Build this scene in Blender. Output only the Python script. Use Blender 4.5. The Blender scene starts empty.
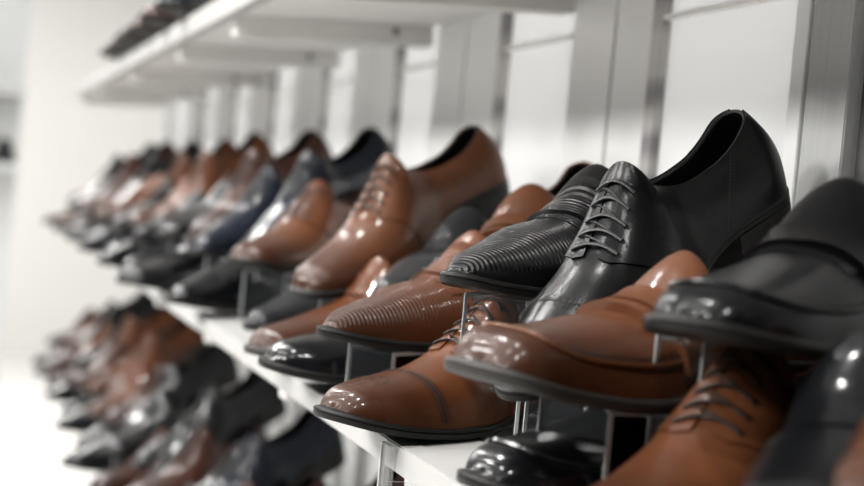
import bpy, bmesh, math, random
import numpy as np
from mathutils import Vector, Matrix
random.seed(7)
SC = bpy.context.scene
COL = SC.collection
ZB = 1.20                      # height of the main shelf above the floor

# ------------------------------------------------------------------ camera, world, lights, exposure
FPX = 1600.0
TH = math.atan(478.8 / FPX); PT = math.atan(40.4 / FPX); RL = math.radians(5.3)
cam_loc = Vector((-0.322 * math.cos(TH), 0.0, ZB + 0.171))
fw = Vector((math.sin(TH) * math.cos(PT), math.cos(TH) * math.cos(PT), -math.sin(PT)))
rt = Vector((math.cos(TH), -math.sin(TH), 0.0))
up = rt.cross(fw)
rt2 = rt * math.cos(RL) + up * math.sin(RL)
up2 = up * math.cos(RL) - rt * math.sin(RL)
cd = bpy.data.cameras.new('camera'); cam = bpy.data.objects.new('camera', cd); COL.objects.link(cam)
m = Matrix((rt2, up2, -fw)).transposed().to_4x4(); m.translation = cam_loc
cam.matrix_world = m
cd.sensor_width = 36.0; cd.lens = FPX / 864.0 * 36.0
cd.clip_start = 0.02; cd.clip_end = 100
cd.dof.use_dof = True; cd.dof.focus_distance = 1.09; cd.dof.aperture_fstop = 5.0
SC.camera = cam

w = bpy.data.worlds.new('world'); SC.world = w; w.use_nodes = True
bg = w.node_tree.nodes['Background']; bg.inputs[0].default_value = (0.93, 0.96, 1.0, 1); bg.inputs[1].default_value = 0.13

SC.view_settings.view_transform = 'Standard'; SC.view_settings.look = 'None'
SC.view_settings.gamma = 1.0; SC.view_settings.use_curve_mapping = False
SC.view_settings.exposure = 0.24
SC.cycles.use_denoising = True
SC.cycles.max_bounces = 10; SC.cycles.transmission_bounces = 8; SC.cycles.transparent_max_bounces = 12
SC.cycles.caustics_refractive = False; SC.cycles.caustics_reflective = False
SC.cycles.sample_clamp_indirect = 6.0

def area(name, loc, tgt, size, power, col=(1, 0.985, 0.955), sy=None, shape='DISK'):
    l = bpy.data.lights.new(name, 'AREA'); l.shape = shape if sy is None else 'RECTANGLE'
    l.size = size
    if sy: l.size_y = sy
    l.energy = power; l.color = col
    o = bpy.data.objects.new(name, l); COL.objects.link(o); o.location = loc
    o.rotation_euler = (Vector(tgt) - Vector(loc)).to_track_quat('-Z', 'Y').to_euler()
    return o
# strip lights of the next aisle, shining through the frosted panels of the rack
for i, y in enumerate((0.9, 1.9, 2.9, 3.9, 4.9)):
    area('aisle_light', (1.05, y, 1.95), (0.32, y, 1.25), 0.9, 5.0, (1, 0.985, 0.96), 0.35)
# two rows of recessed aisle spots, plus an added row brightening the rack wall
for i, (x, y, p) in enumerate([(-0.75, 0.2, 20), (-0.75, 1.4, 20), (-0.75, 2.6, 20), (-0.75, 3.8, 20), (-0.75, 5.2, 22),
                               (-1.6, 0.2, 18), (-1.6, 1.6, 18), (-1.6, 3.0, 18), (-1.6, 4.6, 18), (-3.0, 0.6, 100), (-3.0, 2.0, 100), (-3.0, 3.4, 80), (-3.0, 4.8, 50)]):
    area('ceiling_spot_and_fill', (x, y, 2.93), (x + (0.35 if x > -2 else 2.8), y - 0.05, 1.0), 0.14 if x > -2 else 0.6, p * 0.72)
area('far_fill_light', (-0.9, 8.0, 2.9), (-0.6, 8.2, 0.0), 1.6, 150, (1, 0.985, 0.96), 1.6)  # added unseen fill, brightens the floor at the far end
area('far_fill_light', (-0.9, 9.8, 2.9), (-0.6, 12.0, 0.9), 1.6, 42, (1, 0.985, 0.96), 1.2)  # second added fill out of view, lifts the back wall

# ------------------------------------------------------------------ materials
def nodemat(name):
    mt = bpy.data.materials.new(name); mt.use_nodes = True
    nt = mt.node_tree; return mt, nt, nt.nodes['Principled BSDF']
def N(nt, t, **k):
    n = nt.nodes.new(t)
    for a, b in k.items():
        if a.startswith('i_'): n.inputs[a[2:]].default_value = b
        else: setattr(n, a, b)
    return n
def plain(name, col, rough=0.5, metal=0.0, spec=0.5, noise=0.0, scale=8.0, bump=0.0, bscale=200, coat=0.0):
    mt, nt, b = nodemat(name)
    b.inputs['Base Color'].default_value = (*col, 1); b.inputs['Roughness'].default_value = rough
    b.inputs['Metallic'].default_value = metal; b.inputs['Specular IOR Level'].default_value = spec
    b.inputs['Coat Weight'].default_value = coat; b.inputs['Coat Roughness'].default_value = 0.1
    tc = N(nt, 'ShaderNodeTexCoord')
    if noise:
        n = N(nt, 'ShaderNodeTexNoise'); n.inputs['Scale'].default_value = scale; n.inputs['Detail'].default_value = 4
        nt.links.new(tc.outputs['Object'], n.inputs['Vector'])
        mx = N(nt, 'ShaderNodeMix', data_type='RGBA')
        mx.inputs[6].default_value = (*[c * (1 - noise) for c in col], 1)
        mx.inputs[7].default_value = (*[min(1, c * (1 + noise)) for c in col], 1)
        nt.links.new(n.outputs['Fac'], mx.inputs[0]); nt.links.new(mx.outputs[2], b.inputs['Base Color'])
    if bump:
        n = N(nt, 'ShaderNodeTexNoise'); n.inputs['Scale'].default_value = bscale
        nt.links.new(tc.outputs['Object'], n.inputs['Vector'])
        bp = N(nt, 'ShaderNodeBump'); bp.inputs['Strength'].default_value = bump; bp.inputs['Distance'].default_value = 0.0006
        nt.links.new(n.outputs['Fac'], bp.inputs['Height']); nt.links.new(bp.outputs[0], b.inputs['Normal'])
    return mt

def leather(name, col, dark, rough=0.4, coat=0.22, ribs=False, grain=0.25, burnish=True, spec=0.13, cr=.08):
    """polished calf: a burnished toe and heel, mottled dye, fine creases; ribs = embossed cross ribs"""
    mt, nt, b = nodemat(name)
    uv = N(nt, 'ShaderNodeUVMap', uv_map='UVMap')
    sep = N(nt, 'ShaderNodeSeparateXYZ'); nt.links.new(uv.outputs[0], sep.inputs[0])
    tc = N(nt, 'ShaderNodeTexCoord')
    n = N(nt, 'ShaderNodeTexNoise'); n.inputs['Scale'].default_value = 38; n.inputs['Detail'].default_value = 5
    nt.links.new(tc.outputs['Object'], n.inputs['Vector'])
    r1 = N(nt, 'ShaderNodeMapRange'); r1.inputs[1].default_value = 0.35; r1.inputs[2].default_value = 0.7
    nt.links.new(n.outputs['Fac'], r1.inputs[0])
    mx = N(nt, 'ShaderNodeMix', data_type='RGBA')
    mx.inputs[6].default_value = (*col, 1); mx.inputs[7].default_value = (*[c * 0.72 + d * 0.28 for c, d in zip(col, dark)], 1)
    nt.links.new(r1.outputs[0], mx.inputs[0])
    out = mx.outputs[2]
    if burnish:
        rp = N(nt, 'ShaderNodeValToRGB'); e = rp.color_ramp.elements
        e[0].position = 0.0; e[0].color = (0.95, 0.95, 0.95, 1); e[1].position = 0.34; e[1].color = (0, 0, 0, 1); k = e.new(0.16); k.color = (.8, .8, .8, 1)
        k = e.new(0.85); k.color = (0, 0, 0, 1); k = e.new(1.0); k.color = (0.5, 0.5, 0.5, 1)
        nt.links.new(sep.outputs['X'], rp.inputs[0])
        m2 = N(nt, 'ShaderNodeMix', data_type='RGBA'); m2.inputs[7].default_value = (*dark, 1)
        nt.links.new(rp.outputs[0], m2.inputs[0]); nt.links.new(out, m2.inputs[6]); out = m2.outputs[2]
    nt.links.new(out, b.inputs['Base Color'])
    b.inputs['Roughness'].default_value = rough; b.inputs['Coat Weight'].default_value = coat; b.inputs['Coat Roughness'].default_value = cr; b.inputs['Specular IOR Level'].default_value = spec
    n2 = N(nt, 'ShaderNodeTexNoise'); n2.inputs['Scale'].default_value = 420
    nt.links.new(tc.outputs['Object'], n2.inputs['Vector'])
    bp = N(nt, 'ShaderNodeBump'); bp.inputs['Strength'].default_value = grain; bp.inputs['Distance'].default_value = 0.0004
    nt.links.new(n2.outputs['Fac'], bp.inputs['Height'])
    last = bp
    if ribs:
        mu = N(nt, 'ShaderNodeMath', operation='MULTIPLY'); mu.inputs[1].default_value = 96 * 2 * math.pi
        nt.links.new(sep.outputs['X'], mu.inputs[0])
        ad = N(nt, 'ShaderNodeMath', operation='SINE'); nt.links.new(mu.outputs[0], ad.inputs[0])
        ab = N(nt, 'ShaderNodeMath', operation='ABSOLUTE'); nt.links.new(sep.outputs['Y'], ab.inputs[0])
        mr = N(nt, 'ShaderNodeMapRange'); mr.inputs[1].default_value = .62; mr.inputs[2].default_value = .78; mr.inputs[3].default_value = 1; mr.inputs[4].default_value = 0
        nt.links.new(ab.outputs[0], mr.inputs[0]); mm = N(nt, 'ShaderNodeMath', operation='MULTIPLY'); nt.links.new(ad.outputs[0], mm.inputs[0]); nt.links.new(mr.outputs[0], mm.inputs[1]); ad = mm
        b2 = N(nt, 'ShaderNodeBump'); b2.inputs['Strength'].default_value = 0.8; b2.inputs['Distance'].default_value = 0.0006
        nt.links.new(ad.outputs[0], b2.inputs['Height']); nt.links.new(bp.outputs[0], b2.inputs['Normal']); last = b2
    nt.links.new(last.outputs[0], b.inputs['Normal'])
    nt.links.new(last.outputs[0], b.inputs['Coat Normal'])
    return mt

BR = (0.125, 0.041, 0.0145); BRD = (0.038, 0.012, 0.005)
M = {
 'brown': leather('cognac_leather', BR, BRD),
 'brown_plain': leather('chestnut_leather', (0.118, 0.041, 0.0165), (0.040, 0.013, 0.006)),
 'brown_dark': leather('dark_brown_leather', (0.05, 0.017, 0.010), (0.02, 0.007, 0.005)),
 'brown_ribs': leather('cognac_ribbed_leather', BR, BRD, ribs=True),
 'black': leather('black_leather', (0.002, 0.002, 0.0023), (0.0015, 0.0015, 0.002), rough=0.36, coat=0.2, burnish=False, spec=0.06, cr=.2),
 'black_ribs': leather('black_ribbed_leather', (0.005, 0.005, 0.0055), (0.003, 0.003, 0.004), rough=0.33, coat=0.35, ribs=True, burnish=False, spec=0.08, cr=.2),
 'black_gloss': leather('polished_black_leather', (0.004, 0.0045, 0.0055), (0.003, 0.003, 0.004), rough=0.3, coat=0.5, grain=0.1, burnish=False, spec=0.08, cr=.09),
 'black_semi': leather('waxed_black_leather', (0.003, 0.003, 0.0036), (0.002, 0.002, 0.003), rough=0.36, coat=0.28, grain=0.15, burnish=False, spec=0.06, cr=.12),
 'grey': leather('charcoal_leather', (0.012, 0.013, 0.015), (0.008, 0.008, 0.010), rough=0.34, coat=0.25, spec=0.1, burnish=False),
 'navy': leather('navy_leather', (0.007, 0.010, 0.018), (0.005, 0.006, 0.010), rough=0.3, coat=0.28, spec=0.08, burnish=False),
 'sole': plain('black_sole_edge', (0.010, 0.0095, 0.009), 0.45, spec=0.2, bump=0.3),
 'sole_grey': plain('dark_grey_sole_edge', (0.030, 0.027, 0.025), 0.5, spec=0.35, bump=0.3),
 'lining': plain('black_lining', (0.012, 0.012, 0.013), 0.7),
 'lining_tan': plain('tan_lining', (0.22, 0.10, 0.055), 0.65),
 'lace_brown': plain('dark_brown_laces', (0.020, 0.009, 0.006), 0.6, bump=0.5, bscale=900),
 'lace_black': plain('black_laces', (0.012, 0.012, 0.013), 0.55, bump=0.5, bscale=900),
 'hole': plain('dark_punched_holes', (0.004, 0.003, 0.003), 0.8),
 'metal': plain('polished_steel', (0.75, 0.75, 0.74), 0.16, metal=1.0),
 'white': plain('white_lacquered_board', (0.44, 0.435, 0.425), 0.42, noise=0.03, scale=5),
 'under': plain('grey_board_underside', (0.74, 0.73, 0.71), 0.55, noise=0.05, scale=5),
 'frame': plain('satin_aluminium_frame', (0.96, 0.965, 0.95), 0.35, metal=0.25, noise=0.04, scale=4),
 'dark': plain('dark_grey_gap', (0.09, 0.09, 0.088), 0.6),
 'panel': plain('pale_glossy_panel', (0.78, 0.785, 0.79), 0.22, noise=0.06, scale=2.2),
 'wall': plain('white_painted_wall', (0.70, 0.69, 0.67), 0.7),
 'ceiling': plain('dark_grey_ceiling', (0.10, 0.10, 0.105), 0.8),
 'floor': plain('pale_polished_floor', (0.80, 0.79, 0.77), 0.3, noise=0.03, scale=1),
 'rack': plain('pale_grey_rack', (0.60, 0.61, 0.61), 0.5),
}
def post_material():
    mt, nt, b = nodemat('brushed_grey_post')
    tc = N(nt, 'ShaderNodeTexCoord'); mp = N(nt, 'ShaderNodeMapping'); mp.inputs['Scale'].default_value = (60, 60, 1.5)
    nt.links.new(tc.outputs['Object'], mp.inputs[0])
    n = N(nt, 'ShaderNodeTexNoise'); n.inputs['Scale'].default_value = 6; n.inputs['Detail'].default_value = 5
    nt.links.new(mp.outputs[0], n.inputs['Vector'])
    r = N(nt, 'ShaderNodeValToRGB'); r.color_ramp.elements[0].color = (0.42, 0.425, 0.42, 1); r.color_ramp.elements[1].color = (0.56, 0.565, 0.56, 1)
    nt.links.new(n.outputs['Fac'], r.inputs[0]); nt.links.new(r.outputs[0], b.inputs['Base Color']); b.inputs['Roughness'].default_value = 0.45
    return mt
M['post'] = post_material()
def frosted_panel():
    mt, nt, b = nodemat('frosted_glass_panel'); out = nt.nodes['Material Output']
    b.inputs['Base Color'].default_value = (0.80, 0.81, 0.82, 1); b.inputs['Roughness'].default_value = 0.2
    tl = N(nt, 'ShaderNodeBsdfTranslucent'); tl.inputs[0].default_value = (0.93, 0.93, 0.93, 1)
    mx = N(nt, 'ShaderNodeMixShader'); mx.inputs[0].default_value = 0.6
    nt.links.new(b.outputs[0], mx.inputs[1]); nt.links.new(tl.outputs[0], mx.inputs[2]); nt.links.new(mx.outputs[0], out.inputs[0])
    return mt
M['panel'] = frosted_panel()
def slot_material():
    mt, nt, b = nodemat('slotted_steel_strip')
    tc = N(nt, 'ShaderNodeTexCoord'); sp = N(nt, 'ShaderNodeSeparateXYZ'); nt.links.new(tc.outputs['Object'], sp.inputs[0])
    n = N(nt, 'ShaderNodeTexNoise', noise_dimensions='1D'); n.inputs['Scale'].default_value = 14; n.inputs['Detail'].default_value = 1
    nt.links.new(sp.outputs['Z'], n.inputs['W'])
    r = N(nt, 'ShaderNodeValToRGB'); r.color_ramp.elements[0].position = 0.45; r.color_ramp.elements[0].color = (0.22, 0.21, 0.22, 1)
    r.color_ramp.elements[1].position = 0.56; r.color_ramp.elements[1].color = (0.62, 0.6, 0.58, 1)
    nt.links.new(n.outputs['Fac'], r.inputs[0]); nt.links.new(r.outputs[0], b.inputs['Base Color']); b.inputs['Roughness'].default_value = 0.3
    return mt
M['slot'] = slot_material()
def acrylic():
    mt, nt, b = nodemat('clear_acrylic')
    nt.nodes.remove(b)
    out = nt.nodes['Material Output']
    tr = N(nt, 'ShaderNodeBsdfTransparent'); tr.inputs[0].default_value = (0.93, 0.94, 0.94, 1)
    gl = N(nt, 'ShaderNodeBsdfGlossy'); gl.inputs['Roughness'].default_value = 0.04
    fc = N(nt, 'ShaderNodeLayerWeight'); fc.inputs[0].default_value = 0.5
    pw = N(nt, 'ShaderNodeMath', operation='POWER'); pw.inputs[1].default_value = 4.5; nt.links.new(fc.outputs['Facing'], pw.inputs[0])
    lw = N(nt, 'ShaderNodeMath', operation='MULTIPLY_ADD'); lw.inputs[1].default_value = 0.9; lw.inputs[2].default_value = 0.05; nt.links.new(pw.outputs[0], lw.inputs[0])
    m2 = N(nt, 'ShaderNodeMixShader')
    nt.links.new(lw.outputs[0], m2.inputs[0]); nt.links.new(tr.outputs[0], m2.inputs[1]); nt.links.new(gl.outputs[0], m2.inputs[2])
    nt.links.new(m2.outputs[0], out.inputs[0])
    return mt
M['acrylic'] = acrylic()
M['acrylic_edge'] = plain('polished_acrylic_edge', (0.62, 0.64, 0.64), 0.2, coat=0.5)

# ------------------------------------------------------------------ helpers
def tag(o, label=None, cat=None, group=None, kind=None):
    if label: o['label'] = label
    if cat: o['category'] = cat
    if group: o['group'] = group
    if kind: o['kind'] = kind
    return o
def link(name, me, mats, parent=None):
    o = bpy.data.objects.new(name, me); COL.objects.link(o)
    for mt in (mats if isinstance(mats, (list, tuple)) else [mats]): me.materials.append(mt)
    if parent: o.parent = parent
    return o
class MB:
    def __init__(s): s.v = []; s.f = []; s.uv = []; s.mi = []
    def add(s, vs, fs, uvs=None, mi=0):
        b = len(s.v); s.v += [tuple(map(float, p)) for p in vs]
        s.uv += list(uvs) if uvs is not None else [(0.5, 0)] * len(vs)
        s.f += [tuple(i + b for i in f) for f in fs]; s.mi += [mi] * len(fs)
    def box(s, lo, hi, mi=0, bev=0.0):
        (a, b, c), (d, e, f) = lo, hi
        s.add([(a,b,c),(d,b,c),(d,e,c),(a,e,c),(a,b,f),(d,b,f),(d,e,f),(a,e,f)],
              [(0,3,2,1),(4,5,6,7),(0,1,5,4),(1,2,6,5),(2,3,7,6),(3,0,4,7)], mi=mi)
    def grid(s, P, UV=None, close=False, flip=False, mi=0):
        P = np.asarray(P); n, k = P.shape[:2]
        fs = []
        for i in range(n - 1):
            for j in range(k if close else k - 1):
                j2 = (j + 1) % k
                q = (i * k + j, (i + 1) * k + j, (i + 1) * k + j2, i * k + j2)
                fs.append(q[::-1] if flip else q)
        s.add(P.reshape(-1, 3), fs, None if UV is None else [tuple(x) for x in np.asarray(UV).reshape(-1, 2)], mi=mi)
    def tube(s, pts, r, k=8, flat=1.0, closed=False):
        pts = [np.array(p, float) for p in pts]; n = len(pts); rings = []
        for i, p in enumerate(pts):
            a = pts[(i - 1) % n] if closed or i > 0 else pts[0]; b = pts[(i + 1) % n] if closed or i < n - 1 else pts[-1]
            t = b - a; t /= (np.linalg.norm(t) + 1e-12)
            ref = np.array([0, 0, 1.0]) if abs(t[2]) < 0.9 else np.array([1.0, 0, 0])
            u = np.cross(t, ref); u /= np.linalg.norm(u) + 1e-12; w_ = np.cross(u, t)
            rings.append([p + r * (math.cos(q) * u + flat * math.sin(q) * w_) for q in [2 * math.pi * j / k for j in range(k)]])
        if closed: rings.append(rings[0])
        s.grid(rings, close=True)
        if not closed:
            s.add(rings[0], [tuple(range(k))]); s.add(rings[-1], [tuple(reversed(range(k)))])
    def build(s, name, mats, parent=None, smooth=True, merge=0.0, bevel=0.0):
        me = bpy.data.meshes.new(name); me.from_pydata(s.v, [], s.f)
        ul = me.uv_layers.new(name='UVMap')
        if len(me.loops):
            idx = np.empty(len(me.loops), int); me.loops.foreach_get('vertex_index', idx)
            ul.data.foreach_set('uv', np.array(s.uv, float)[idx].ravel())
        me.polygons.foreach_set('material_index', s.mi)
        bm = bmesh.new(); bm.from_mesh(me)
        if merge: bmesh.ops.remove_doubles(bm, verts=bm.verts, dist=merge)
        if bevel: bmesh.ops.bevel(bm, geom=bm.edges[:], offset=bevel, segments=2, affect='EDGES')
        bmesh.ops.recalc_face_normals(bm, faces=bm.faces)
        if smooth:
            for f in bm.faces: f.smooth = True
            for e in bm.edges:
                if len(e.link_faces) == 2 and e.calc_face_angle(0) > math.radians(50): e.smooth = False
        bm.to_mesh(me); bm.free()
        return link(name, me, mats, parent)
def empty(name, loc=(0, 0, 0), rot=(0, 0, 0)):
    o = bpy.data.objects.new(name, None); COL.objects.link(o); o.location = loc; o.rotation_euler = rot; o.empty_display_size = 0.02
    return o
def copy_tree(o, parent=None):
    c = o.copy(); COL.objects.link(c); c.parent = parent
    for ch in list(KIDS.get(o.name, [])): KIDS.setdefault(c.name, []).append(copy_tree(ch, c))
    return c
KIDS = {}
def reg(o):
    if o.parent: KIDS.setdefault(o.parent.name, []).append(o)
    return o

# ------------------------------------------------------------------ the shell of the place
def struct(name, lo, hi, mt, bevel=0.0):
    b = MB(); b.box(lo, hi); o = b.build(name, mt, smooth=False, bevel=bevel); o['kind'] = 'structure'; return o
struct('floor', (-5, -3, -0.06), (3, 12.0, 0), M['floor'])
struct('wall_back', (-5, 12.0, 0), (3, 12.15, 3.0), M['wall'])
struct('wall_right', (1.6, -3, 0), (1.7, 12.0, 3.0), M['wall'])
struct('ceiling', (-5, -3, 3.0), (3, 12.15, 3.1), M['ceiling'])

# ------------------------------------------------------------------ the display rack: shelves, wall panels, posts
Y0, Y1 = 0.30, 4.90
TILT = math.atan(0.065)
def shelf(name, z, thick, lab, rail=False):
    r = empty(name, (0, Y0, ZB + z), (0, -TILT, 0)); Ln = Y1 - Y0
    b = MB(); b.box((0.004, 0, -thick * 0.75), (0.292, Ln, 0)); b.build('board', M['white'] , r, smooth=False)
    b = MB(); b.box((0, 0, -thick), (0.018, Ln, 0.0006)); b.build('front_lip', M['white'], r, smooth=False, bevel=0.001)
    b = MB(); b.box((0.018, 0.002, -thick * 0.75 - 0.002), (0.290, Ln - 0.002, -thick * 0.75)); b.build('underside_panel', M['under'], r, smooth=False)
    for y in (1.10, 1.58, 2.10, 2.65, 3.40, 4.20, 4.80):
        b = MB(); b.box((0.02, y - Y0 - 0.02, -thick - 0.022), (0.288, y - Y0 + 0.02, -thick * 0.75 - 0.002)); b.build('crossbar', M['under'], r, smooth=False, bevel=0.001)
        b = MB(); b.tube([(0.235, y - Y0 - 0.0215, -thick * 0.75 - 0.012), (0.235, y - Y0 - 0.0195, -thick * 0.75 - 0.012)], 0.005, 12); b.build('bolt_hole', M['dark'], r)
    tag(r, lab, 'shelf'); return r
shelf('display_shelf', 0.0, 0.020, 'long white display shelf at eye height carrying the sharpest row of shoes')
shelf('display_shelf', 0.412, 0.028, 'upper white display shelf overhead with grey underside and crossbars')
shelf('display_shelf', -0.403, 0.020, 'lower white display shelf almost hidden under blurred shoes')

# back wall of the rack: glossy panels between framed joints
XW = 0.300
zt, zl = ZB + 0.95, 0.0
wr = empty('rack_back_wall', (XW, Y0, 0)); tag(wr, 'grey and white panelled back of the shoe rack with upright joints', 'wall panelling')
def wbox(nm, y0, y1, x0, x1, mt, z0=0.0, z1=None, bev=0.0):
    b = MB(); b.box((x0, y0 - Y0, z0), (x1, y1 - Y0, z1 if z1 else zt)); return b.build(nm, mt, wr, smooth=False, bevel=bev)
seams = [1.089, 1.472, 1.962, 2.437, 2.93, 3.42, 3.91, 4.40]
prev = 0.55
for i, sy in enumerate(seams):
    near = 0.021 if i == 0 else 0.092 if i == 1 else 0.14
    far = 0.024 if i == 0 else 0.115 if i == 1 else 0.13
    near = min(near, 0.135)
    nw = (sy - near)
    wbox('frame_strip', nw, sy - 0.0028, 0.0, 0.013, M['frame'], bev=0.0008)
    wbox('frame_strip', sy + 0.0028, sy + far, 0.0, 0.013, M['frame'], bev=0.0008)
    wbox('joint_gap', sy - 0.0028, sy + 0.0028, 0.006, 0.014, M['dark'])
    if i == 0:
        wbox('upright_post', nw - 0.058, nw, -0.010, 0.012, M['post'], bev=0.001)
        wbox('joint_gap', nw - 0.085, nw - 0.058, 0.002, 0.014, M['dark'])
        start = nw - 0.085
    else:
        wbox('slotted_strip', nw - 0.024, nw, -0.002, 0.012, M['slot'], bev=0.0008)
        start = nw - 0.024
    if start - prev > 0.02: wbox('glossy_panel', prev, start, 0.006, 0.013, M['panel'])
    if start - prev > 0.02 and i > 0: wbox('hanging_rail', prev, start, -0.002, 0.006, M['frame'], ZB + 0.357, ZB + 0.362)
    prev = sy + far
wbox('glossy_panel', prev, Y1, 0.006, 0.013, M['panel'])
wbox('end_post', Y1, Y1 + 0.03, -0.02, 0.03, M['frame'])

# clear divider panel under the main shelf with a strip lapping the lip
r = empty('shelf_divider', (0.0, 1.083, ZB - 0.004)); tag(r, 'clear acrylic divider panel hanging under the front lip of the main shelf', 'divider')
b = MB(); b.box((-0.0035, -0.012, -0.09), (-0.0005, 0.012, 0.002)); b.build('front_strip', M['acrylic'], r, smooth=False, bevel=0.0004)
b = MB(); b.box((-0.0042, 0.012, -0.09), (-0.0006, 0.0145, 0.002)); b.build('polished_edge', M['acrylic_edge'], r, smooth=False)
b = MB(); b.box((0.0, 0.009, -0.12), (0.28, 0.012, -0.026)); b.build('side_sheet', M['acrylic'], r, smooth=False)

# pale rack far beyond, at the end of the aisle
r = empty('display_rack', (-0.07, 7.0, 0)); tag(r, 'pale grey display rack far off at the end of the aisle', 'rack')
b = MB(); b.box((-1.3, 0.04, 0), (0, 0.08, 2.2)); b.box((-1.3, 0, ZB + 0.42), (0, 0.30, ZB + 0.47)); b.build('back_panel', M['rack'], r, smooth=False)
b = MB(); b.box((-1.3, -0.26, ZB + 0.455), (0, 0.04, ZB + 0.485)); b.build('shelf_board', M['post'], r, smooth=False)
b = MB(); b.box((-1.3, -0.26, ZB + 0.145), (0, 0.04, ZB + 0.170)); b.build('shelf_board', M['rack'], r, smooth=False)

# ------------------------------------------------------------------ the shoe generator
L = 0.30
def ip(xs, ys):
    xs = np.array(xs, float); ys = np.array(ys, float); h = np.diff(xs); d = np.diff(ys) / h
    mm = np.zeros_like(ys); mm[1:-1] = np.where(d[:-1] * d[1:] > 0, 2 * d[:-1] * d[1:] / (d[:-1] + d[1:] + 1e-15), 0); mm[0] = d[0]; mm[-1] = d[-1]
    def f(x):
        x = np.clip(np.asarray(x, float), xs[0], xs[-1]); i = np.clip(np.searchsorted(xs, x) - 1, 0, len(h) - 1)
        s = (x - xs[i]) / h[i]
        return (2*s**3-3*s**2+1)*ys[i] + (s**3-2*s**2+s)*h[i]*mm[i] + (-2*s**3+3*s**2)*ys[i+1] + (s**3-s**2)*h[i]*mm[i+1]
    return f
def ell(x, a, n):     # 0 at x=0 rising to 1 at x=a like the quarter of a superellipse
    q = 1 - np.clip(np.asarray(x, float) / a, 0, 1); return (1 - q ** n) ** (1.0 / n)

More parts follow.
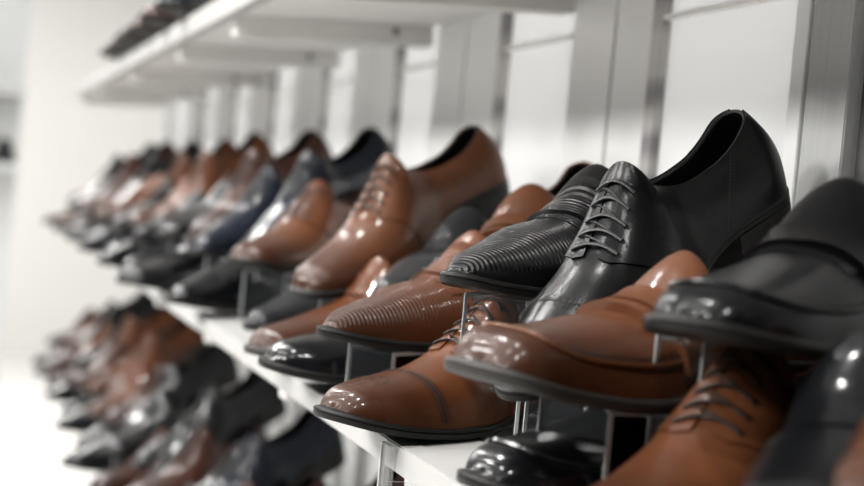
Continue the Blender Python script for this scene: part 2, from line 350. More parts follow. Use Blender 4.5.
class Last:
    def __init__(s, toe='round', tc=0.50, wide=1.0, loafer=False, side=1):
        s.tc = tc; s.side = side; ta = {'round': 0.17, 'point': 0.30, 'square': 0.10}[toe]; tn = {'round': 2.2, 'point': 1.85, 'square': 2.6}[toe]
        s.ta, s.tn = ta, tn; s.ha = .06 if toe == 'square' else .08; s.pe0 = .5 if toe == 'square' else .62
        base = ip([0, .1, .2, .3, .38, .5, .62, .75, .88, 1], np.array([.038, .0400, .0440, .0475, .0470, .0395, .0325, .0315, .0325, .031]) * wide)
        s.w = lambda t: base(t) * ell(t, ta, tn) * ell(1 - t, 0.11, 2.1)
        cc = ip([0, .15, .35, .6, .8, 1], [-.007, -.004, .001, .004, .002, 0]); s.c = lambda t: cc(t) * s.side
        s.zb = ip([0, .08, .18, .28, .38, .5, .6, .72, 1], [.012, .006, .0018, 0, .001, .009, .018, .026, .0275])
        s.st = 0.0065
        s.zs = lambda t: s.zb(t) + s.st
        th = 1.0 if not loafer else 0.90
        lo = {'round': [.032, .035, .038, .043], 'point': [.029, .033, .039, .048], 'square': [.035, .038, .041, .047]}[toe]
        hk = ip([0, .08, .16, .25, .33, .42, .5, .56], [lo[0], lo[1], lo[2], lo[3], {'round': .053}.get(toe, .056) - .004 * loafer, (.074 - .005 * loafer) * th, .097 * th, .106 * th])
        tl = ip([tc, tc + .05, tc + .12, .70, .78, .86, .93, 1], [.096 * th if tc > .48 else .088 * th, .086 * th, .077, .0735, .075, .082, .091, .096])
        s.hk = hk; s.tl = tl
    def h(s, t):
        t = np.asarray(t, float); k = np.clip((t - s.tc) / 0.03, 0, 1); top = np.where(t <= s.tc, s.hk(t), s.tl(t))
        e = ell(t, s.ha, 2.0)
        # meet smoothly at the throat
        d = s.hk(s.tc) - s.tl(s.tc); top = top - np.where(t <= s.tc, d * np.clip((t - s.tc + .08) / .08, 0, 1) ** 2, 0)
        return s.zs(t) + (top - s.zs(t)) * e
    def yt(s, t):
        t = np.asarray(t, float)
        return 0.0145 * ell(np.clip(t - s.tc, 0, 1), 0.17, 2.0) * ell(1 - t, 0.13, 2.0)
    def fm(s, t):
        k = np.clip((np.asarray(t, float) - s.tc) / 0.14, 0, 1); k = k * k * (3 - 2 * k)
        return np.radians(90 - 38 * k)
    def P(s, t, v, off=0.0):
        t = np.asarray(t, float); v = np.asarray(v, float); t, v = np.broadcast_arrays(t, v)
        p = s._P(t, v)
        if np.any(off):
            e = 0.004
            tt = np.clip(t, 0.006, 0.994); vv = np.where(v >= 0, np.clip(v, 0.012, .985), np.clip(v, -.985, -.012))
            nr = np.cross(s._P(tt + e, vv) - s._P(tt - e, vv), s._P(tt, vv + e) - s._P(tt, vv - e))
            nr = nr / (np.linalg.norm(nr, axis=-1, keepdims=True) + 1e-12)
            q = s._P(tt, vv); cen = np.stack([tt * L * 0.96 + .006, s.c(tt), s.zs(tt) + .012], -1)
            sg = np.sign(np.sum(nr * (q - cen), -1, keepdims=True)); nr = nr * np.where(sg == 0, 1, sg)
            k = np.clip(np.abs(v)[..., None] / 0.05, 0, 1) if True else 1
            fore = (t <= s.tc)[..., None]
            nr = np.where(fore, nr * [1, 1, 1] * np.concatenate([np.ones_like(k), k, np.ones_like(k)], -1), nr)
            p = p + nr * np.asarray(off)[..., None] if np.ndim(off) else p + nr * off
        return p
    def _P(s, t, v):
        sg = np.where(v >= 0, 1.0, -1.0); ph = (1 - np.abs(v)) * s.fm(t); fmx = s.fm(t)
        pe = np.interp(t, [0, .12, .3, .45, .6, 1], [s.pe0, s.pe0 + .04, .80, 1.05, .9, .9]); qe = np.interp(t, [0, .2, .5, .6, 1], [.92, .9, .95, 1, 1])
        c0 = np.cos(ph) ** pe; cm = np.cos(fmx) ** pe; cm = np.where(np.cos(fmx) < 1e-6, 0, cm)
        u = (c0 - cm) / (1 - cm + 1e-9)
        y = s.yt(t) + (s.w(t) - s.yt(t)) * u
        k = (np.sin(ph) / np.sin(fmx)) ** qe; zs = s.zs(t)
        z = zs + (s.h(t) - zs) * k
        hb = np.clip((t - .82) / .18, 0, 1) ** 2
        x = t * L + hb * (0.005 * np.sin(np.pi * np.clip(k, 0, 1)) - 0.018 * k * k)
        tb = np.clip((.08 - t) / .08, 0, 1) ** 2
        x = x + tb * 0.004 * k
        return np.stack([x, s.c(t) + sg * y, z], -1)

def tgrid(tc):
    a = 0.10 * (1 - np.cos(np.linspace(0, np.pi / 2, 9)))
    b = np.linspace(0.10, tc, 16)[1:]
    c = tc + 0.06 * (1 - np.cos(np.linspace(0, np.pi / 2, 6)))[1:]
    d = np.linspace(tc + .06, .90, 10)[1:]
    e = .90 + .10 * np.sin(np.linspace(0, np.pi / 2, 9))[1:]
    return np.concatenate([a, b, c, d, e])

def patch(mb, S, dom, off=0.0014, na=14, nb=14, skirt=True, thick=None):
    """raised leather piece: dom(a,b)->(t,v), with its edge turned down to the surface beneath"""
    a = np.linspace(0, 1, na); b = np.linspace(0, 1, nb); A, B = np.meshgrid(a, b, indexing='ij')
    T, V = dom(A, B); T = np.clip(T, 0.0, 1.0); off = off * np.clip((T - .078) / .05, 0, 1)
    P = S.P(T, V, off); 
    if skirt:
        base = S.P(T, V, -0.0006)
        P2 = np.zeros((na + 2, nb + 2, 3)); T2 = np.pad(T, 1, mode='edge'); V2 = np.pad(V, 1, mode='edge')
        P2[1:-1, 1:-1] = P; bb = np.pad(base, ((1, 1), (1, 1), (0, 0)), mode='edge')
        P2[0] = bb[0]; P2[-1] = bb[-1]; P2[:, 0] = bb[:, 0]; P2[:, -1] = bb[:, -1]
        mb.grid(P2, np.stack([T2, V2], -1))
    else: mb.grid(P, np.stack([T, V], -1))

def dots(mb, S, ts, vs, off, r=0.0011):
    for t, v in zip(ts, vs):
        p = S.P(t, v, off); q = S.P(min(t + .004, .999), v, off); u = q - p; u /= np.linalg.norm(u) + 1e-9
        q2 = S.P(t, v + .01, off); w_ = q2 - p; w_ = w_ - u * (w_ @ u); w_ /= np.linalg.norm(w_) + 1e-9
        n = np.cross(u, w_); 
        if n @ (p - np.array([t * L, 0, 0.02])) < 0: n = -n
        ring = [p + r * (math.cos(a) * u + math.sin(a) * w_) + n * 0.00015 for a in np.linspace(0, 2 * np.pi, 7)[:-1]]
        mb.add(ring + [p + n * 0.0004], [(i, (i + 1) % 6, 6) for i in range(6)])

def sole_parts(root, S, matS, welt=0.0042, heel=True, sgrey=False, st_extra=0.0):
    ts = np.concatenate([0.16 * (1 - np.cos(np.linspace(0, np.pi / 2, 10))), np.linspace(.16, .88, 26)[1:], .88 + .12 * np.sin(np.linspace(0, np.pi / 2, 9))[1:]])
    wl = ip([0, .3, .45, .6, .75, 1], [welt, welt, welt * .5, .0018, .0022, .0026])
    def ring(off, z, ts=ts):
        wd = S.w(ts); pts = []
        dw = np.gradient(wd, ts * L); o = wl(ts) + off
        nx = -dw / np.sqrt(1 + dw ** 2); ny = 1 / np.sqrt(1 + dw ** 2)
        x = ts * L + nx * o; y = wd + ny * o
        x[0] = -o[0]; y[0] = 0; x[-1] = L + o[-1]; y[-1] = 0
        c = S.c(ts)
        Lf = np.stack([x, c + y, z], -1); Rt = np.stack([x, c - y, z], -1)
        return Lf, Rt
    def solid(mb, prof, ts=ts, cut=False):
        rows = []
        for off, z in prof:
            a, b = ring(off, z, ts)
            rows.append(np.concatenate([a, b[::-1]]))
        P = np.array(rows); n = len(ts); k = 2 * n
        mb.grid(P, close=True)
        for row, fl in ((P[0], 0), (P[-1], 1)):
            mb.add(row, [(i, i + 1, k - 2 - i, k - 1 - i) for i in range(n - 1)])
    b = MB(); zb = S.zb(ts); st = S.st + .0012
    solid(b, [(-.0035, zb), (-.0006, zb + .0004), (0, zb + .0014), (0.0002, zb + st * .55), (-.0006, zb + st * .62), (0.0002, zb + st * .7), (-.0003, zb + st - .0006), (-.001, zb + st), (-.006, zb + st + .0004)])
    reg(b.build('sole', matS, root, merge=1e-5))
    if heel:
        th = np.concatenate([np.linspace(.735, .88, 9), .88 + .12 * np.sin(np.linspace(0, np.pi / 2, 9))[1:]])
        b = MB(); zt_ = S.zb(th) + .0004; wd = th
        def rg(off, z):
            w_ = S.w(th); dw = np.gradient(w_, th * L); o = wl(th) + off
            nx = -dw / np.sqrt(1 + dw ** 2); ny = 1 / np.sqrt(1 + dw ** 2)
            x = th * L + nx * o; y = w_ + ny * o; x[-1] = L + o[-1]; y[-1] = 0
            br = 0.006 * (1 - (y / y[0]) ** 2)
            c = S.c(th); zz = np.full(len(th), 0.0) + z
            return np.concatenate([np.stack([x, c + y, zz], -1), np.stack([x, c - y, zz], -1)[::-1]])
        hz = zt_
        prof = [(-.003, 0.0), (-.0016, .0003), (-.0014, .0060), (-.0020, .0064), (-.0013, .0068), (0.0, hz - .0004), (-.0012, hz)]
        rows = np.array([rg(o, z) for o, z in prof]); b.grid(rows, close=True); k = rows.shape[1]; n = k // 2
        for row in (rows[0], rows[-1]): b.add(row, [(i, i + 1, k - 2 - i, k - 1 - i) for i in range(n - 1)])
        reg(b.build('heel', matS, root, merge=1e-5))

def make_shoe(name, style, mat, toe='round', sole='sole', lace='lace_black', lining='lining', side=1, wide=1.0, simple=False, tongue_mat=None):
    """style: derby, captoe, brogue, loafer, penny, moc, ribbed, monk, plain"""
    root = empty(name); mt = M[mat]
    laced = style in ('derby', 'captoe', 'brogue'); loaf = not laced
    tc = .50 if laced else .46
    S = Last(toe, tc, wide, loaf, side)
    ts = tgrid(tc); nv = 13
    # upper
    b = MB()
    for sg in (-1, 1):
        v = sg * np.concatenate([[1e-4], np.linspace(0, 1, nv)[1:]]); T, V = np.meshgrid(ts, v, indexing='ij')
        V = np.where((T <= tc + 1e-6) & (np.abs(V) < 2e-4), sg * 1e-9, V)
        b.grid(S.P(T, V), np.stack([T, V], -1), flip=(sg < 0))
    reg(b.build('upper', mt, root, merge=2e-5))
    # lining with rolled rim
    tl = np.concatenate([np.linspace(.30, tc, 6), ts[ts > tc + 1e-6]]); b = MB()
    for sg in (-1, 1):
        v = sg * np.linspace(1e-3, 1, 9); T, V = np.meshgrid(tl, v, indexing='ij')
        P = S.P(T, V, -0.0024); fr = (T <= tc); P[..., 2] = np.where(fr, P[..., 2] - .001, P[..., 2])
        b.grid(P, np.stack([T, V], -1))
        tr = ts[ts >= tc - 1e-6]; out = S.P(tr, np.full(len(tr), sg * 1e-3)); inn = S.P(tr, np.full(len(tr), sg * 1e-3), -0.0024)
        top = (out + inn) / 2 + np.array([0, 0, .0011])
        b.grid(np.array([inn, top, out]))
    reg(b.build('lining', M[lining], root, merge=1e-5))
    b = MB(); ti = np.linspace(.25, .985, 16); wi = np.maximum(S.w(ti) - .003, .001); zi = S.zs(ti) + .003
    b.grid(np.array([np.stack([ti * L, S.c(ti) - wi, zi], -1), np.stack([ti * L, S.c(ti) + wi, zi], -1)]))
    reg(b.build('insole', M[lining], root))
    tm = M[tongue_mat] if tongue_mat else mt
    if laced:
        g = lambda t: np.interp(t, [.34, .42, .50, .53], [.05, .075, .10, .0])
        for sg in (-1, 1):
            b = MB()   # quarter: facing, side and topline
            def front(B): return np.interp(B, [0, .12, .35, .7, 1], [.352, .348, .375, .43, .47])
            def dom(A, B, sg=sg):
                tf = front(B); T = tf + (0.992 - tf) * A ** 1.15
                v0 = np.where(T < tc + .02, np.interp(T, [.34, .36, .42, .48, tc + .02], [.06, .07, .09, .11, .004]), .004)
                return T, sg * (v0 + (1 - v0) * B)
            patch(b, S, dom, 0.0015, 34, 16)
            reg(b.build('quarter', mt, root, merge=1e-6))
        # tongue rising above the throat
        b = MB(); rows = []; uvs = []
        vv = np.linspace(-.42, .42, 11)
        for i, t in enumerate(np.linspace(.40, tc - .005, 7)):
            rows.append(S.P(np.full(11, t), np.where(np.abs(vv) < 1e-6, 1e-6, vv) * (.75 + .25 * i / 6), 0.0007)); uvs.append([(t, q) for q in vv])
        d = np.array([.55, 0, .62]); d /= np.linalg.norm(d)
        lastr = rows[-1]
        for k, dist in enumerate((.004, .008, .012, .0145)):
            rr = lastr + d * dist; cy = S.c(tc); rr = rr.copy(); rr[:, 1] = cy + (rr[:, 1] - cy) * (1, .99, .95, .84)[k]
            rr[:, 0] -= 0.0; rows.append(rr); uvs.append([(.55, q) for q in vv])
        P = np.array(rows); b.grid(P, uvs)
        P2 = P.copy(); P2[-4:] -= np.array([-.0016, 0, .0016]); b.grid(P2[-5:], uvs[-5:]); b.grid(np.array([P[-1], P2[-1]]))
        reg(b.build('tongue', tm, root))
        # laces: crossed bars down the facings
        rows_t = np.linspace(.372, .487, 5)
        for i, t in enumerate(rows_t):
            b = MB(); v0 = .24
            vs = np.linspace(-v0, v0, 11); pts = [S.P(t + .006 * math.cos(x / v0 * math.pi / 2), x if abs(x) > 1e-6 else 1e-6, 0.0028) for x in vs]
            b.tube(pts, .0015, 6, .6)
            if i < 4:
                t2 = rows_t[i + 1]
                pts = [S.P(t + (t2 - t) * (q + 1) / 2, (q * v0 * .8) if abs(q) > 1e-6 else 1e-6, 0.0018) for q in np.linspace(-1, 1, 9)]; b.tube(pts, .0012, 5, .6)
            reg(b.build('lace', M[lace], root))
        b = MB(); dots(b, S, list(rows_t), [.25] * 5, .0017, .0016); reg(b.build('eyelet_row', M['hole'], root))
        b = MB(); dots(b, S, list(rows_t), [-.25] * 5, .0017, .0016); reg(b.build('eyelet_row', M['hole'], root))
    if style in ('captoe', 'brogue'):
        b = MB(); te = lambda B: .240 + .022 * (2 * B - 1) ** 2
        def dom(A, B):
            V = 2 * B - 1; V = np.where(np.abs(V) < 1e-6, 1e-6, V); return te(B) * (.34 + .66 * A ** 1.2), V * .985
        patch(b, S, dom, 0.0013, 14, 25)
        cap = reg(b.build('toe_cap', mt, root, merge=1e-6))
        if style == 'brogue':
            b = MB(); vs = np.linspace(-.9, .9, 46); tt = te((vs + 1) / 2)
            dots(b, S, tt - .014, vs, .0018, .0016); dots(b, S, tt - .026, vs, .0018, .0008); dots(b, S, tt - .003, vs, .0018, .0008)
            reg(b.build('perforations', M['hole'], cap)); b = MB()
            for k in range(8):       # medallion on the cap
                a = k * math.pi / 4; dots(b, S, [.13 + .022 * math.cos(a)], [.14 * math.sin(a) + 1e-5], .0019, .0014)
            dots(b, S, [.13], [.001], .0019, .0018)
            reg(b.build('medallion', M['hole'], cap))
            for sg in (-1, 1):       # punched rows along the heel counter and quarter
                b = MB(); u = np.linspace(0, 1, 26)
                dots(b, S, .70 + .12 * u ** 1.4, sg * (.92 - .86 * u), .0017, .0010); dots(b, S, .715 + .12 * u ** 1.4, sg * (.92 - .86 * u), .0017, .0006); reg(b.build('heel_perforations', M['hole'], root)); b = MB()
                u2 = np.linspace(0, 1, 24); dots(b, S, .47 + .20 * u2, sg * (.62 - .33 * np.sin(u2 * math.pi)), .0017, .0009)
                reg(b.build('perforations', M['hole'], root))
    if style in ('penny', 'moc', 'ribbed', 'monk', 'plain', 'bit'):
        # saddle or tongue that stands up at the throat
        b = MB(); vv = np.linspace(-.62, .62, 13); rows = []; uvs = []
        for i, t in enumerate(np.linspace(tc - .12, tc - .004, 7)):
            rows.append(S.P(np.full(13, t), np.where(np.abs(vv) < 1e-6, 1e-6, vv) * (.7 + .3 * i / 6), 0.0008 + .0010 * i / 6)); uvs.append([(t, q) for q in vv])
        d = np.array([.62, 0, .55]); d /= np.linalg.norm(d); lr = rows[-1]; cy = float(S.c(tc))
        for k, dist in enumerate((.007, .013, .018, .021, .0225)):
            rr = lr + d * dist; rr[:, 1] = cy + (rr[:, 1] - cy) * (1, .98, .93, .84, .68)[k]; zz = lr[:, 2].max(); rr[:, 2] += (0, 0, .0, -.0005, -.0015)[k]
            rows.append(rr); uvs.append([(.5, q) for q in vv])
        P = np.array(rows); b.grid(P, uvs); P2 = P[-6:] - np.array([-.0018, 0, .0018]); b.grid(P2, uvs[-6:]); b.grid(np.array([P[-1], P2[-1]]))
        reg(b.build('tongue', mt, root, merge=1e-6))
    if style in ('penny', 'moc', 'monk', 'ribbed', 'bit'):
        b = MB(); w0, w1 = (.365, .425) if style != 'monk' else (.38, .45)
        def dom(A, B):
            V = (2 * B - 1) * .84; V = np.where(np.abs(V) < 1e-6, 1e-6, V); k = np.abs(V)
            a0 = w0 + .03 * k; a1 = w1 + .05 * k ** 2
            if style in ('penny',): a1 = a1 + .02 * k
            return a0 + (a1 - a0) * A, V
        patch(b, S, dom, 0.0060 if style == 'moc' else 0.0042, 6, 31)
        st_ = reg(b.build('strap', mt, root, merge=1e-6))
        if style == 'moc':      # second narrow band and keepers
            b = MB()
            for ww, vr in (((.325, .350), .42),):
                def dom(A, B):
                    V = (2 * B - 1) * vr; V = np.where(np.abs(V) < 1e-6, 1e-6, V); return ww[0] + (ww[1] - ww[0]) * A + .03 * np.abs(V), V
                patch(b, S, dom, 0.0060, 5, 17)
            reg(b.build('band', mt, root, merge=1e-6))
        if style == 'bit':      # twisted metal bar with a ring at each side
            b = MB(); vs = np.linspace(-.42, .42, 23)
            pts = [S.P(.405 + .012 * abs(x) + .006 * math.sin(x * 40), x if abs(x) > 1e-6 else 1e-6, .0062) for x in vs]; b.tube(pts, .0022, 7)
            reg(b.build('metal_bar', M['metal'], st_))
            for sg in (-1, 1):
                b = MB(); b.tube([S.P(.41 + .030 * math.cos(a), sg * (.50 + .12 * math.sin(a)), .0055) for a in np.linspace(0, 2 * math.pi, 17)[:-1]], .0017, 6, closed=True)
                reg(b.build('metal_ring', M['metal'], st_))
        if style == 'monk':
            b = MB(); vs0, vs1 = .30, .52
            q = [(.385, vs0), (.455, vs0), (.465, vs1), (.395, vs1)]
            for sgn in (-1,):
                pts = []
                for (a_, b_), (c_, d_) in zip(q, q[1:] + q[:1]):
                    for k in np.linspace(0, 1, 5)[:-1]: pts.append(S.P(a_ + (c_ - a_) * k, sgn * (b_ + (d_ - b_) * k), .0048))
                b.tube(pts, .0011, 6, closed=True)
                b.tube([S.P(.42, sgn * vs0, .0052), S.P(.43, sgn * vs1, .0052)], .0008, 5)
            reg(b.build('buckle', M['metal'], st_))
    if style in ('moc', 'penny', 'bit'):
        # raised seam around the apron
        a = np.linspace(-1, 1, 61); tt = .085 + .30 * np.abs(a) ** 2.6; vv = np.sign(a) * .56 * np.abs(a) ** .9
        tt = .075 + .33 * np.abs(a) ** 3.2; vv = .74 * np.sin(a * math.pi / 2); vv = np.where(np.abs(vv) < 1e-6, 1e-6, vv)
        b = MB(); pts = S.P(tt, vv, .0006); b.tube(list(pts), .0017, 6)
        se = reg(b.build('apron_seam', mt, root))
        b = MB(); dd = 49; a = np.linspace(-.97, .97, dd * 2); tt = .075 + .33 * np.abs(a) ** 3.2 + .008; vv = .69 * np.sin(a * math.pi / 2); vv = np.where(np.abs(vv) < 1e-6, 1e-6, vv)
        dots(b, S, tt, vv, .0006, .0014)
        reg(b.build('stitching', M['hole'], se))
    if style == 'plain':
        b = MB()
        def dom(A, B):
            V = (2 * B - 1) * .97; V = np.where(np.abs(V) < 1e-6, 1e-6, V); k = np.abs(V)
            return .33 + .06 * k ** 2 + .004 * A, V
        patch(b, S, dom, 0.0012, 3, 31); reg(b.build('seam', mt, root, merge=1e-6))
    if style == 'ribbed' or style == 'monk':
        pass
    # heel counter strip
    b = MB()
    def dom(A, B):
        V = (2 * B - 1); s_ = np.where(V >= 0, 1, -1); V = np.where(np.abs(V) < .02, s_ * .02, V)
        return None
    if loaf:     # rolled collar binding
        tr = ts[ts >= tc - 1e-6]; pts = [S.P(t, 1e-3, -.0008) for t in tr] + [S.P(t, -1e-3, -.0008) for t in tr[::-1][1:]]
        b = MB(); b.tube(pts, .0016, 6); reg(b.build('collar_binding', mt, root))
    sole_parts(root, S, M[sole])
    return root

PROTO = {}
def proto(key, **k):
    PROTO[key] = make_shoe('dress_shoe' if k['style'] in ('derby', 'captoe', 'brogue') else 'monk_strap_shoe' if k['style'] == 'monk' else 'loafer', **k); PROTO[key]['_used'] = 0
proto('brogue_brown', style='brogue', mat='brown', lace='lace_brown', toe='round')
proto('brogue_black', style='brogue', mat='black', toe='point')
proto('derby_brown', style='derby', mat='brown_plain', lace='lace_brown', toe='round', lining='lining')
proto('captoe_black', style='captoe', mat='black_gloss', toe='round')
proto('moc_brown', style='moc', mat='brown_plain', toe='square', sole='sole_grey')
proto('moc_black', style='penny', mat='black_semi', toe='round', wide=1.06)
proto('loafer_black', style='plain', mat='black_gloss', toe='round')
proto('bit_black', style='bit', mat='black_gloss', toe='round')
proto('loafer_grey', style='plain', mat='grey', toe='point')
proto('ribbed_brown', style='ribbed', mat='brown_ribs', toe='point')
proto('ribbed_black', style='ribbed', mat='black_ribs', toe='point')
proto('monk_brown', style='monk', mat='brown_plain', toe='round', sole='sole_grey')
proto('derby_black', style='derby', mat='black_gloss', toe='point')
proto('derby_navy', style='derby', mat='navy', toe='point')
proto('derby_dark', style='captoe', mat='brown_dark', lace='lace_brown', toe='round')

def place(key, toe, yaw, pitch=3.7, roll=0.0, label=None, group=None, s=1.0):
    """toe = ground point under the toe tip (shelf coordinates), heel lies along yaw"""
    p = PROTO[key]
    if p['_used'] == 0: o = p
    else: o = copy_tree(p)
    p['_used'] = p['_used'] + 1
    o.location = (toe[0], toe[1], ZB + toe[2]); o.rotation_euler = (math.radians(roll), -math.radians(pitch), math.radians(yaw)); o.scale = (s, s, s)
    tag(o, label, {'dress_shoe': 'shoe', 'loafer': 'shoe', 'monk_strap_shoe': 'shoe'}[o.name.split('.')[0]], group)
    return o

# ------------------------------------------------------------------ clear acrylic risers
def riser(toe, yaw, pitch, z_front, label, ln=0.17, wd=0.060, inset=0.05, group=None, lat=0.0):
    """bent sheet: sloping top under the shoe, leg at each end; toe/yaw/pitch are those of the shoe it carries"""
    c, s_ = math.cos(math.radians(yaw)), math.sin(math.radians(yaw)); tp = math.tan(math.radians(pitch))
    r = empty('shoe_riser', (toe[0] + inset * c - lat * s_, toe[1] + inset * s_ + lat * c, ZB), (0, 0, math.radians(yaw)))
    def fl(x): return (toe[0] + (inset + x) * c) * 0.065 + .0008      # shelf surface below
    z0 = toe[2] + inset * tp - .0036; z1 = toe[2] + (inset + ln) * tp - .0036; t = .0032; h = wd / 2
    fl0, fl1 = max(fl(0), -.02), fl(ln)
    b = MB(); b.add([(0,-h,z0),(ln,-h,z1),(ln,h,z1),(0,h,z0),(0,-h,z0+t),(ln,-h,z1+t),(ln,h,z1+t),(0,h,z0+t)],
        [(0,3,2,1),(4,5,6,7),(0,1,5,4),(1,2,6,5),(2,3,7,6),(3,0,4,7)]); b.build('top_plate', M['acrylic'], r, smooth=False, bevel=.0005)
    for x, z, f in ((0, z0, fl0), (ln - t, z1, fl1)):
        b = MB(); b.box((x, -h, f), (x + t, h, z + .0004)); b.build('leg', M['acrylic'], r, smooth=False, bevel=.0005)
    for sy in (-1, 1):
        y = sy * (h + .0003); b = MB()
        b.box((-.0002, min(y, y + sy * .0006), fl0), (t, max(y, y + sy * .0006), z0 + t)); b.box((ln - t, min(y, y + sy * .0006), fl1), (ln, max(y, y + sy * .0006), z1))
        b.add([(0,y,z0),(ln,y,z1),(ln,y+sy*.0006,z1),(0,y+sy*.0006,z0),(0,y,z0+t),(ln,y,z1+t),(ln,y+sy*.0006,z1+t),(0,y+sy*.0006,z0+t)],
            [(0,3,2,1),(4,5,6,7),(0,1,5,4),(1,2,6,5),(2,3,7,6),(3,0,4,7)])
        b.build('polished_edge', M['acrylic_edge'], r, smooth=False)
    tag(r, label, 'riser', group); return r
# ------------------------------------------------------------------ the shoes near enough to tell apart
place('brogue_brown', (-.050, 1.092, .002), 20, 2.0, label='brown brogue lace-up with punched toe cap overhanging the shelf edge')
place('brogue_black', (.031, .938, .044), 27.2, 26.8, label='big black lace-up with a punched heel counter, heel raised high')
place('derby_brown', (.025, 1.545, .056), 27.5, 24, label='brown lace-up with its heel raised high, behind the ribbed brown loafer')
place('moc_brown', (-.041, .812, .070), 17.5, -1.8, label='brown square-toed loafer with raised apron seam on a clear riser')
place('moc_black', (.032, .713, .108), 28, 2.5, label='black loafer raised above the blurred brown lace-up, with a seamed apron')
place('bit_black', (-.022, .842, .004), 16, 3.0, label='glossy black low shoe with metal trim, lying under the square-toed loafer')
place('ribbed_brown', (-.024, 1.234, .046), 21, 4.0, s=1.03, label='brown loafer with fine ribs pressed across its pointed vamp')
place('ribbed_black', (.019, 1.052, .105), 27, 4.2, s=1.04, label='black pointed loafer with ribs pressed across its vamp')
place('captoe_black', (-.044, 1.355, .006), 2, 3.7, label='black cap-toe shoe lying on the shelf below the ribbed brown loafer')
place('derby_brown', (-.022, .682, .004), 32, 3.0, label='blurred brown lace-up low on the shelf, close to the camera')
place('loafer_black', (.014, .556, .036), 45, 2, label='blurred glossy black slip-on at the right edge of the photo')
place('moc_brown', (-.022, .425, .060), 42, 3, label='brown shoe toe with a pale shine in the bottom right corner')
place('monk_brown', (-.034, 1.468, .004), 21, 7, label='brown buckled strap shoe on the shelf behind the black cap-toe shoe')
place('loafer_grey', (.058, 1.375, .068), 41, 4, label='charcoal slip-on between the ribbed brown loafer and raised brown lace-up')
place('moc_brown', (.100, 1.25, .080), 49, 10, label='brown strapped loafer half hidden behind the ribbed black loafer')
place('loafer_grey', (.00, 1.69, .006), 34, 3.7, label='dark grey shiny low shoe behind the brown buckled strap shoe')
place('derby_black', (-.045, 1.995, .006), 33, 3.7, label='wide glossy black shoe whose toe meets the white shelf edge')
place('derby_brown', (.012, 1.848, .067), 41, 5, label='blurred brown shoe with bright toe in front of the raised navy shoe')
place('derby_navy', (.042, 1.965, .062), 36, 24, label='dark navy shoe with raised heel, behind the blurred brown shoe')
place('derby_navy', (.003, 2.15, .060), 33, 14, label='shiny navy lace-up with bright lit laces, left of the raised navy shoe')
HERO_RISERS = [
 ((-.022, .425, .060), 42, 3, 'clear riser under the brown shoe in the bottom right corner'),
 ((-.041, .812, .070), 17.5, -1.8, 'clear riser carrying the brown square-toed loafer'),
 ((-.024, 1.234, .046), 21, 4.0, 'clear riser under the ribbed brown loafer, over the black cap-toe shoe'),
 ((.019, 1.052, .105), 27, 4.2, 'clear tall riser under the ribbed black loafer'),
 ((.032, .713, .108), 28, 2.5, 'clear tall riser under the black loafer with a seamed apron'),
 ((.031, .938, .044), 27.2, 26.8, 'steep clear riser under the big black lace-up'),
 ((.025, 1.545, .056), 27.5, 24, 'steep clear riser under the raised brown lace-up'),
 ((.014, .556, .036), 45, 2, 'clear riser under the blurred black slip-on at the right edge'),
 ((.058, 1.375, .068), 41, 4, 'clear riser under the charcoal slip-on'),
 ((.100, 1.25, .080), 49, 10, 'clear riser under the half hidden brown strapped loafer'),
 ((.012, 1.848, .067), 41, 5, 'clear riser under the blurred brown shoe with bright toe'),
 ((.042, 1.965, .062), 36, 24, 'clear riser under the dark navy shoe with raised heel'),
 ((.003, 2.15, .060), 33, 14, 'clear riser under the shiny navy lace-up with lit laces')]
for t, y, p, lb in HERO_RISERS:
    k = dict(inset=.078, ln=.13) if 'square-toed' in lb else dict(inset=.068, ln=.14, wd=.030, lat=.046) if 'seamed' in lb else {}
    riser(t, y, p, 0, lb, **k)

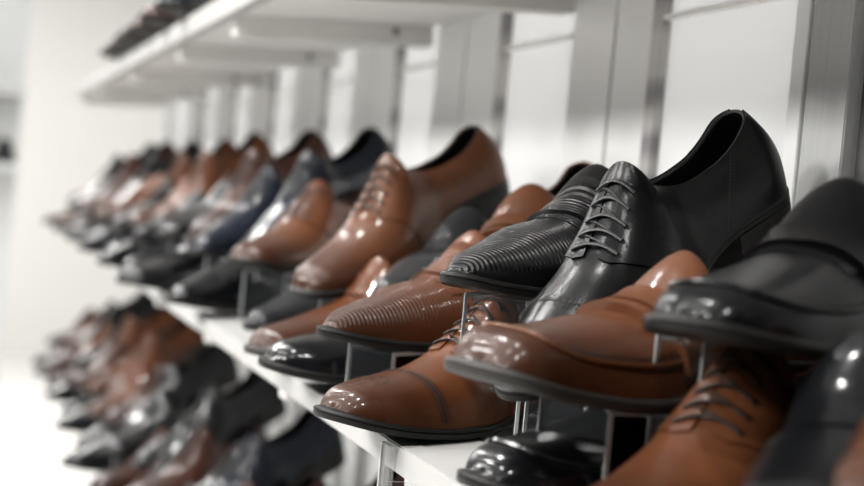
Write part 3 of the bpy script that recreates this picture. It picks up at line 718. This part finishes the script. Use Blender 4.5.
# ------------------------------------------------------------------ the blurred shoes further along, shelf by shelf
CN = {'derby_brown': 'brown', 'monk_brown': 'brown', 'moc_brown': 'brown', 'brogue_brown': 'brown', 'ribbed_brown': 'brown', 'derby_dark': 'dark brown',
      'derby_black': 'black', 'loafer_black': 'black', 'captoe_black': 'black', 'moc_black': 'black', 'brogue_black': 'black', 'loafer_grey': 'charcoal', 'derby_navy': 'navy'}
SHN = {0.0: 'middle shelf', -0.403: 'lower shelf', 0.412: 'upper shelf'}
def far(key, tier, y, zs):
    X, Z, yw, pt = {'low': (-.035, .002, 33, 3.7), 'edge': (-.062, .000, 33, 3.7), 'mid': (.008, .066, 35, 8), 'mid2': (-.01, .05, 35, 6), 'back': (.042, .066, 33, 24)}[tier]
    tier = {'edge': 'low', 'mid2': 'mid'}.get(tier, tier)
    X += random.uniform(-.008, .008); yw += random.uniform(-3, 3); pt += random.uniform(-1, 1) if tier != 'low' else 0
    kind = 'lace-up' if CN and PROTO[key].name.startswith('dress') else 'strap shoe' if PROTO[key].name.startswith('monk') else 'slip-on'
    tn = {'low': 'standing flat in the front row', 'mid': 'on a low riser in the middle row', 'back': 'with raised heel in the back row'}[tier]
    place(key, (X, y, zs + Z), yw, pt, label='out-of-focus %s %s %s, %s far end' % (CN[key], kind, tn, SHN[zs]), group='blurred %s %ss, %s row, %s' % (CN[key], kind, tier, SHN[zs]))
    if tier != 'low':
        global _z
        riser_far((X, y, Z), yw, pt, zs)
def riser_far(t, yw, pt, zs):
    r = riser(t, yw, pt, 0, 'clear shoe riser, out of focus, on the %s under a blurred shoe' % SHN[zs], group='blurred risers, ' + SHN[zs])
    r.location.z += zs
B_, K_, G_, V_, D_, Q_ = 'derby_brown', 'derby_black', 'loafer_grey', 'derby_navy', 'derby_dark', 'loafer_black'
def rows(y0, zs, seq):       # raised, middle, flat and middle again, one pair of hands apart along the shelf
    for i, k in enumerate(seq): far(k, ('back', 'mid', 'low', 'mid2')[i % 4], y0 + .112 * i, zs)
rows(2.40, 0.0, [D_, Q_, K_, G_, B_, 'monk_brown', Q_, K_, B_, 'moc_brown', G_, B_, K_, 'moc_brown', Q_, D_, D_, B_, K_, K_, K_, B_])
for y, k in [(2.38, Q_), (2.84, K_), (3.29, G_), (3.74, Q_), (4.19, D_), (4.70, B_)]: far(k, 'edge', y, 0.0)
rows(1.72, -0.403, [D_, Q_, K_, D_, V_, K_, Q_, D_, K_, G_, D_, Q_, Q_, D_, K_, 'monk_brown', B_, 'moc_brown', Q_, D_, B_, G_, D_, B_, K_, B_, K_, D_])
for y, k in [(2.62, D_), (3.08, Q_), (3.53, G_), (3.98, K_), (4.42, D_), (4.66, D_)]: far(k, 'edge', y, -0.403)
for y, k in [(2.42, Q_), (2.64, 'brogue_brown'), (2.86, 'brogue_brown'), (3.08, D_), (3.30, 'brogue_brown'), (3.52, 'brogue_brown')]: far(k, 'low', y, 0.412)
place('derby_black', (-.135, 6.75, .170), 88, 0, label='black shoe on the far pale rack at the left edge, nearest its corner')
place('derby_dark', (-.275, 6.75, .170), 86, 0, label='dark brown shoe on the far pale rack, further from its corner')
